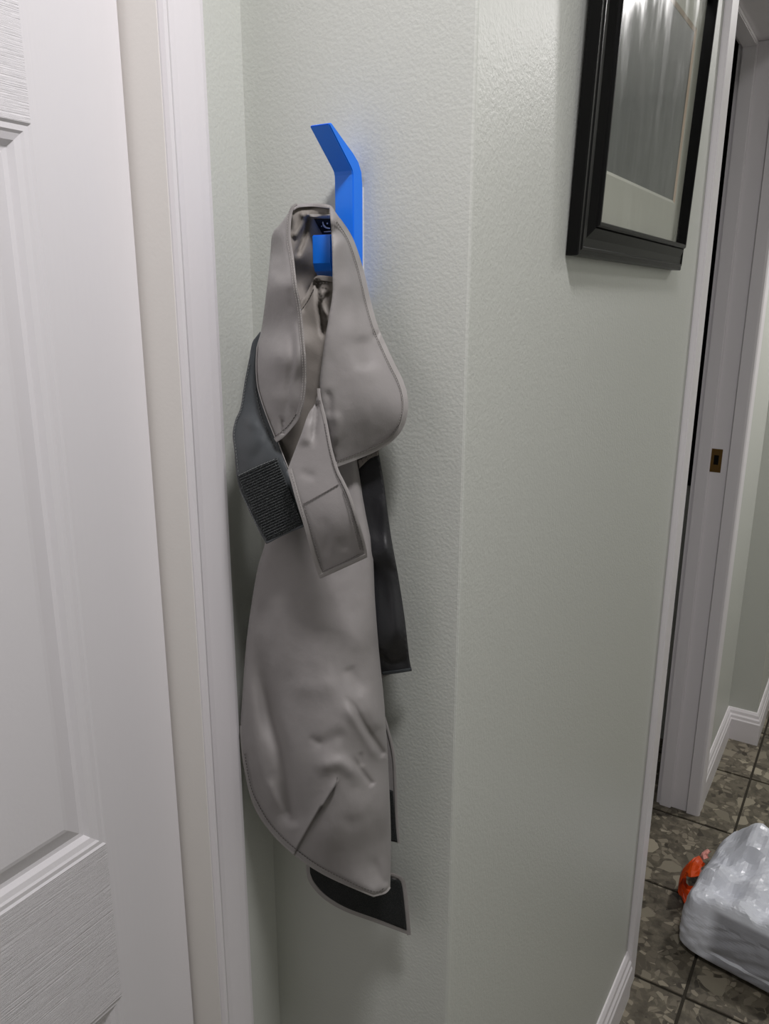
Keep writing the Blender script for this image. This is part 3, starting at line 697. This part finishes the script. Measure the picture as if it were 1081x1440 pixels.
# -- chest strap in front
cl_st = Cloth([(447, 550, .090), (443, 567, .093), (458, 576, .097), (407, 655, .106), (466, 635, .107), (475, 661, .111), (430, 700, .116), (495, 704, .116), (470, 740, .119), (450, 812, .107), (516, 783, .106)],
              [fold([(446, 562), (444, 590), (440, 632)], 4, -.0045, fade=(.1, .4)), fold([(431, 585), (428, 630)], 8, .003, fade=(.3, .3)), fold([(422, 660), (432, 668), (446, 670)], 6, -.0012, fade=(.3, .3)),
               fold([(456, 720), (460, 760), (458, 785)], 6, -.0007, fade=(.3, .3)), fold([(476, 755), (486, 775)], 6, -.0008, fade=(.3, .3))], 0.0005, 11)
st = sheet('chest_strap', [(448, 546, 1), (443, 567), (433, 583), (424, 609), (412, 640), (404.7, 659, 1), (416.6, 703.6), (428.4, 742), (440, 785), (450, 813.5, 1), (482, 799), (516, 783.6, 1), (512.5, 763), (495, 703.7), (484, 678), (475.6, 661), (466.8, 632), (458.5, 590), (451, 560)], cl_st, M_GREY, coat, 3.6)
hem('strap_binding', [(449.5, 546), (451, 560), (458.5, 590), (466.8, 632), (475.6, 661), (484, 678), (495, 703.7), (512.5, 763), (516, 783.6)], 4.0, cl_st, M_HEM, st, 0.0008)
hem('strap_binding', [(404.7, 660), (416.6, 703.6), (428.4, 742), (440, 785), (450, 813)], -5.5, cl_st, M_HEM, st, 0.0010)
hem('strap_binding', [(451, 813), (482, 799), (515.5, 783.6)], -5.5, cl_st, M_HEM, st, 0.0012)
stitching('stitching', [(426, 709), (450, 696), (476, 681)], cl_st, M_THREAD_D, st, 0.0010, 4.2, 0.6, 0.45)
stitching('stitching', [(428.5, 713), (440, 757), (453, 804)], cl_st, M_THREAD_D, st, 0.0014, 2.6, 1.4, 0.42)
stitching('stitching', [(454.5, 803.5), (482, 791), (507, 778)], cl_st, M_THREAD_D, st, 0.0014, 3.4, 0.8, 0.45)
stitching('stitching', [(482, 690), (495, 731), (507, 776)], cl_st, M_THREAD_D, st, 0.0014, 3.0, 1.0, 0.42)
stitching('stitching', [(409, 664), (420, 702), (427, 728)], cl_st, M_THREAD_L, st, 0.0016, 2.4, 1.6, 0.36)
stitching('stitching', [(456, 596), (463, 632), (472, 665), (490, 704), (507, 757), (511, 776)], cl_st, M_THREAD_D, st, 0.0012, 3.0, 1.0, 0.4)

# ------------------------------------------------------------------ framed picture, leaning slightly from the wall
PY0, PY1, PZ0, PZ1 = 0.8233, 1.295, 1.546, 1.942
pic = empty('framed_picture', (RIGHT_X, PY0, PZ0), 'black framed picture with a pale mat hanging beside the doorway', 'picture', (0, math.radians(2.0), 0))
PWID, PHT = PY1 - PY0, PZ1 - PZ0
fprof = [(0.0, 0.001), (0.0, 0.0125), (0.0012, 0.0140), (0.0055, 0.0145), (0.0066, 0.0158), (0.0085, 0.0158), (0.0096, 0.0142), (0.018, 0.0150), (0.0262, 0.0195), (0.0285, 0.0205), (0.0292, 0.0190), (0.0302, 0.0222), (0.0318, 0.0240), (0.0345, 0.0240), (0.0355, 0.0228), (0.0355, 0.001)]
cor = [(0, 0), (PWID, 0), (PWID, PHT), (0, PHT)]; dirs = [(1, 1), (-1, 1), (-1, -1), (1, -1)]
for e in range(4):
    a, b = e, (e + 1) % 4; V = []
    for k in (a, b):
        for w, h in fprof: V.append((h, cor[k][0] + dirs[k][0] * w, cor[k][1] + dirs[k][1] * w))
    n = len(fprof)
    fix_normals(link('frame_rail', V, [tuple(range(n)), tuple(range(2 * n - 1, n - 1, -1))] + [(i, (i + 1) % n, n + (i + 1) % n, n + i) for i in range(n)], M_FRAME, pic))
fw = 0.0353
GH = 0.0112
box('glass_pane', GH, GH + 0.0018, fw, PWID - fw, fw, PHT - fw, M_GLASS, pic)
box('backing', 0.002, 0.0045, fw, PWID - fw, fw, PHT - fw, M_MAT, pic)
# mat with a rectangular window, print behind it
ay0, ay1, az0, az1 = 0.075, PWID - 0.072, 0.088, 0.307
win = [(ay0, az0), (ay1, az0), (ay1, az1), (ay0, az1)]
out = [(fw, fw), (PWID - fw, fw), (PWID - fw, PHT - fw), (fw, PHT - fw)]
V = [(GH - 0.0015, y, z) for y, z in win] + [(GH - 0.0015, y, z) for y, z in out] + [(GH - 0.004, y, z) for y, z in win] + [(GH - 0.004, y, z) for y, z in out]
Fc = [(i, (i + 1) % 4, 4 + (i + 1) % 4, 4 + i) for i in range(4)] + [(8 + i, 12 + i, 12 + (i + 1) % 4, 8 + (i + 1) % 4) for i in range(4)] + [(4 + i, 4 + (i + 1) % 4, 12 + (i + 1) % 4, 12 + i) for i in range(4)] + [(i, 8 + i, 8 + (i + 1) % 4, (i + 1) % 4) for i in range(4)]
fix_normals(link('mat', V, Fc, M_MAT, pic))
bw = 0.004
V = [(GH - 0.0016, y, z) for y, z in win]
cyy, czz = (ay0 + ay1) / 2, (az0 + az1) / 2
inn = [(y + (bw if y < cyy else -bw), z + (bw if z < czz else -bw)) for y, z in win]
V += [(GH - 0.0038, y, z) for y, z in inn]
mb = link('mat_bevel', V, [(i, (i + 1) % 4, 4 + (i + 1) % 4, 4 + i) for i in range(4)], M_BEVEL, pic)
mb.data.materials.append(M_MAT); mb.data.polygons[0].material_index = 1
box('print', GH - 0.0062, GH - 0.0042, ay0 - 0.01, ay1 + 0.01, az0 - 0.01, az1 + 0.01, M_ART, pic)

# ------------------------------------------------------------------ black towel in the side room
tw = empty('hanging_towel', (-0.60, 2.62, 0.93), 'black towel hanging on the wall inside the dim doorway', 'towel')
n_, K_ = 24, 16; V = []
for side in (0, 1):
    for k in range(K_ + 1):
        zt = k / K_
        for i in range(n_ + 1):
            u = i / n_; dx = (u - 0.5) * 0.34 * (0.86 + 0.14 * (1 - zt))
            dy = -0.022 - 0.010 * math.sin(u * 21 + 0.6 * math.sin(zt * 4)) * (0.5 + 0.5 * (1 - zt)) + (0.008 if side else 0)
            V.append((dx, dy, zt * 1.30 + 0.012 * math.sin(u * 7) * (1 - zt)))
q_ = (n_ + 1) * (K_ + 1); Fc = []
for k in range(K_):
    for i in range(n_):
        a = k * (n_ + 1) + i; b = a + n_ + 1
        Fc += [(a, a + 1, b + 1, b), (q_ + a, q_ + b, q_ + b + 1, q_ + a + 1)]
for i in range(n_):
    a = i; b = K_ * (n_ + 1) + i; Fc += [(a, q_ + a, q_ + a + 1, a + 1), (b, b + 1, q_ + b + 1, q_ + b)]
for k in range(K_):
    a = k * (n_ + 1); c = a + n_; Fc += [(a, a + n_ + 1, q_ + a + n_ + 1, q_ + a), (c, q_ + c, q_ + c + n_ + 1, c + n_ + 1)]
fix_normals(link('towel_cloth', V, Fc, M_TOWEL, tw, True))
box('hanging_peg', -0.012, 0.012, -0.03, 0.0, 1.285, 1.325, M_BRASS, tw, 0.003)

# ------------------------------------------------------------------ shopping bag on the tiles
bag_loc = (-0.06, 1.81, 0.0)
bag = empty('shopping_bag', bag_loc, 'white plastic shopping bag packed square and crumpled on top, on the tiled floor', 'bag')
def bag_mesh():
    bm = bmesh.new(); bmesh.ops.create_cube(bm, size=2.0)
    bmesh.ops.subdivide_edges(bm, edges=bm.edges, cuts=34, use_grid_fill=True)
    hx, hy = 0.152, 0.168
    for v in bm.verts:
        x, y, z = v.co
        p = 7.0; r = (abs(x) ** p + abs(y) ** p + abs(z) ** p) ** (1 / p)
        x, y, z = x / r, y / r, z / r
        t = (z + 1) / 2
        k = 1.0 - 0.09 * max(0, t - 0.55) / 0.45
        X, Y, Z = x * hx * k, y * hy * k, t * 0.158
        if t < 0.14: X *= 0.93 + 0.5 * t; Y *= 0.93 + 0.5 * t
        w = Vector((X * 22, Y * 22, Z * 22))
        if z > 0.55:
            a = abs(noise.noise(w * 0.75)); b = abs(noise.noise(w * 1.7 + Vector((3, 1, 7))))
            pk = math.exp(-(((X + 0.045) / 0.055) ** 2 + ((Y - 0.085) / 0.06) ** 2))
            Z += (z - 0.55) / 0.45 * (0.050 * (0.45 - a) + 0.012 * (0.4 - b) + 0.070 * pk + 0.010)
        else:
            fade = max(0.0, min(1.0, t * 3))
            s = noise.noise(Vector((X * 8, Y * 8, Z * 70 - X * 25))) * 0.0035 + noise.noise(w * 2.0) * 0.003
            nn = Vector((x ** 7, y ** 7, 0)); nn = nn.normalized() if nn.length > 1e-6 else nn
            X += nn.x * s * fade; Y += nn.y * s * fade
        v.co = (X, Y, max(Z, 0.0))
    me = bpy.data.meshes.new('bag_body'); bm.to_mesh(me); bm.free(); return me
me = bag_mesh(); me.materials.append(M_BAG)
o = bpy.data.objects.new('bag_body', me); C.objects.link(o); o.parent = bag
bag.rotation_euler.z = math.radians(-9)

# ------------------------------------------------------------------ orange plastic wrapper beside the bag
def film(name, path, half, mat, parent, base, seed):
    """crumpled ribbon of film along 3-D path"""
    P = [Vector(p) for p in path]; V, n = [], 14; K = 7
    def spl(t):
        t *= len(P) - 1; i = min(int(t), len(P) - 2); u = t - i; a = P[max(i - 1, 0)]; b = P[i]; c = P[i + 1]; d = P[min(i + 2, len(P) - 1)]
        return 0.5 * ((2 * b) + (c - a) * u + (2 * a - 5 * b + 4 * c - d) * u * u + (3 * b - a - 3 * c + d) * u ** 3)
    for side in (0, 1):
        for i in range(n + 1):
            q = spl(i / n)
            for k in range(K + 1):
                s = (k / K - 0.5) * 2
                off = Vector((0.006 * s * s, s * half * (0.75 + 0.25 * math.sin(i * 1.3)), 0.006 * noise.noise(Vector((i * 0.5, k * 0.9, seed)))))
                v = q + off + Vector((0, 0, -0.0012 * side)); v.z = max(v.z, 0.0005)
                V.append(v - Vector(base))
    r = (n + 1) * (K + 1); Fc = []
    for i in range(n):
        for k in range(K):
            a = i * (K + 1) + k; Fc += [(a, a + 1, a + K + 2, a + K + 1), (r + a, r + a + K + 1, r + a + K + 2, r + a + 1)]
    for i in range(n):
        a = i * (K + 1); b = a + K; Fc += [(a, a + K + 1, r + a + K + 1, r + a), (b, r + b, r + b + K + 1, b + K + 1)]
    for k in range(K):
        a = k; b = n * (K + 1) + k; Fc += [(a, r + a, r + a + 1, a + 1), (b, b + 1, r + b + 1, r + b)]
    return fix_normals(link(name, V, Fc, mat, parent, False))
ob = (-0.245, 1.84, 0.0)
wrap = empty('orange_wrapper', ob, 'orange plastic wrapper sticking out at the left of the white shopping bag', 'wrapper')
film('orange_film', [(-0.222, 1.86, 0.001), (-0.252, 1.86, 0.02), (-0.262, 1.865, 0.065), (-0.240, 1.87, 0.098), (-0.218, 1.875, 0.088)], 0.052, M_ORANGE, wrap, ob, 3)
film('pink_film', [(-0.219, 1.955, 0.001), (-0.235, 1.955, 0.03), (-0.231, 1.955, 0.075), (-0.214, 1.955, 0.085)], 0.026, M_PINK, wrap, ob, 9)

for part, text in (('lining_flap', 'black satin lining flap'), ('side_strap', 'charcoal side strap'), ('hook_tape_patch', 'dark ribbed hook tape'),
                   ('woven_label', 'black woven label with white emblem'), ('strike_plate', 'brass strike plate')):
    bpy.data.objects[part]['label'] = text
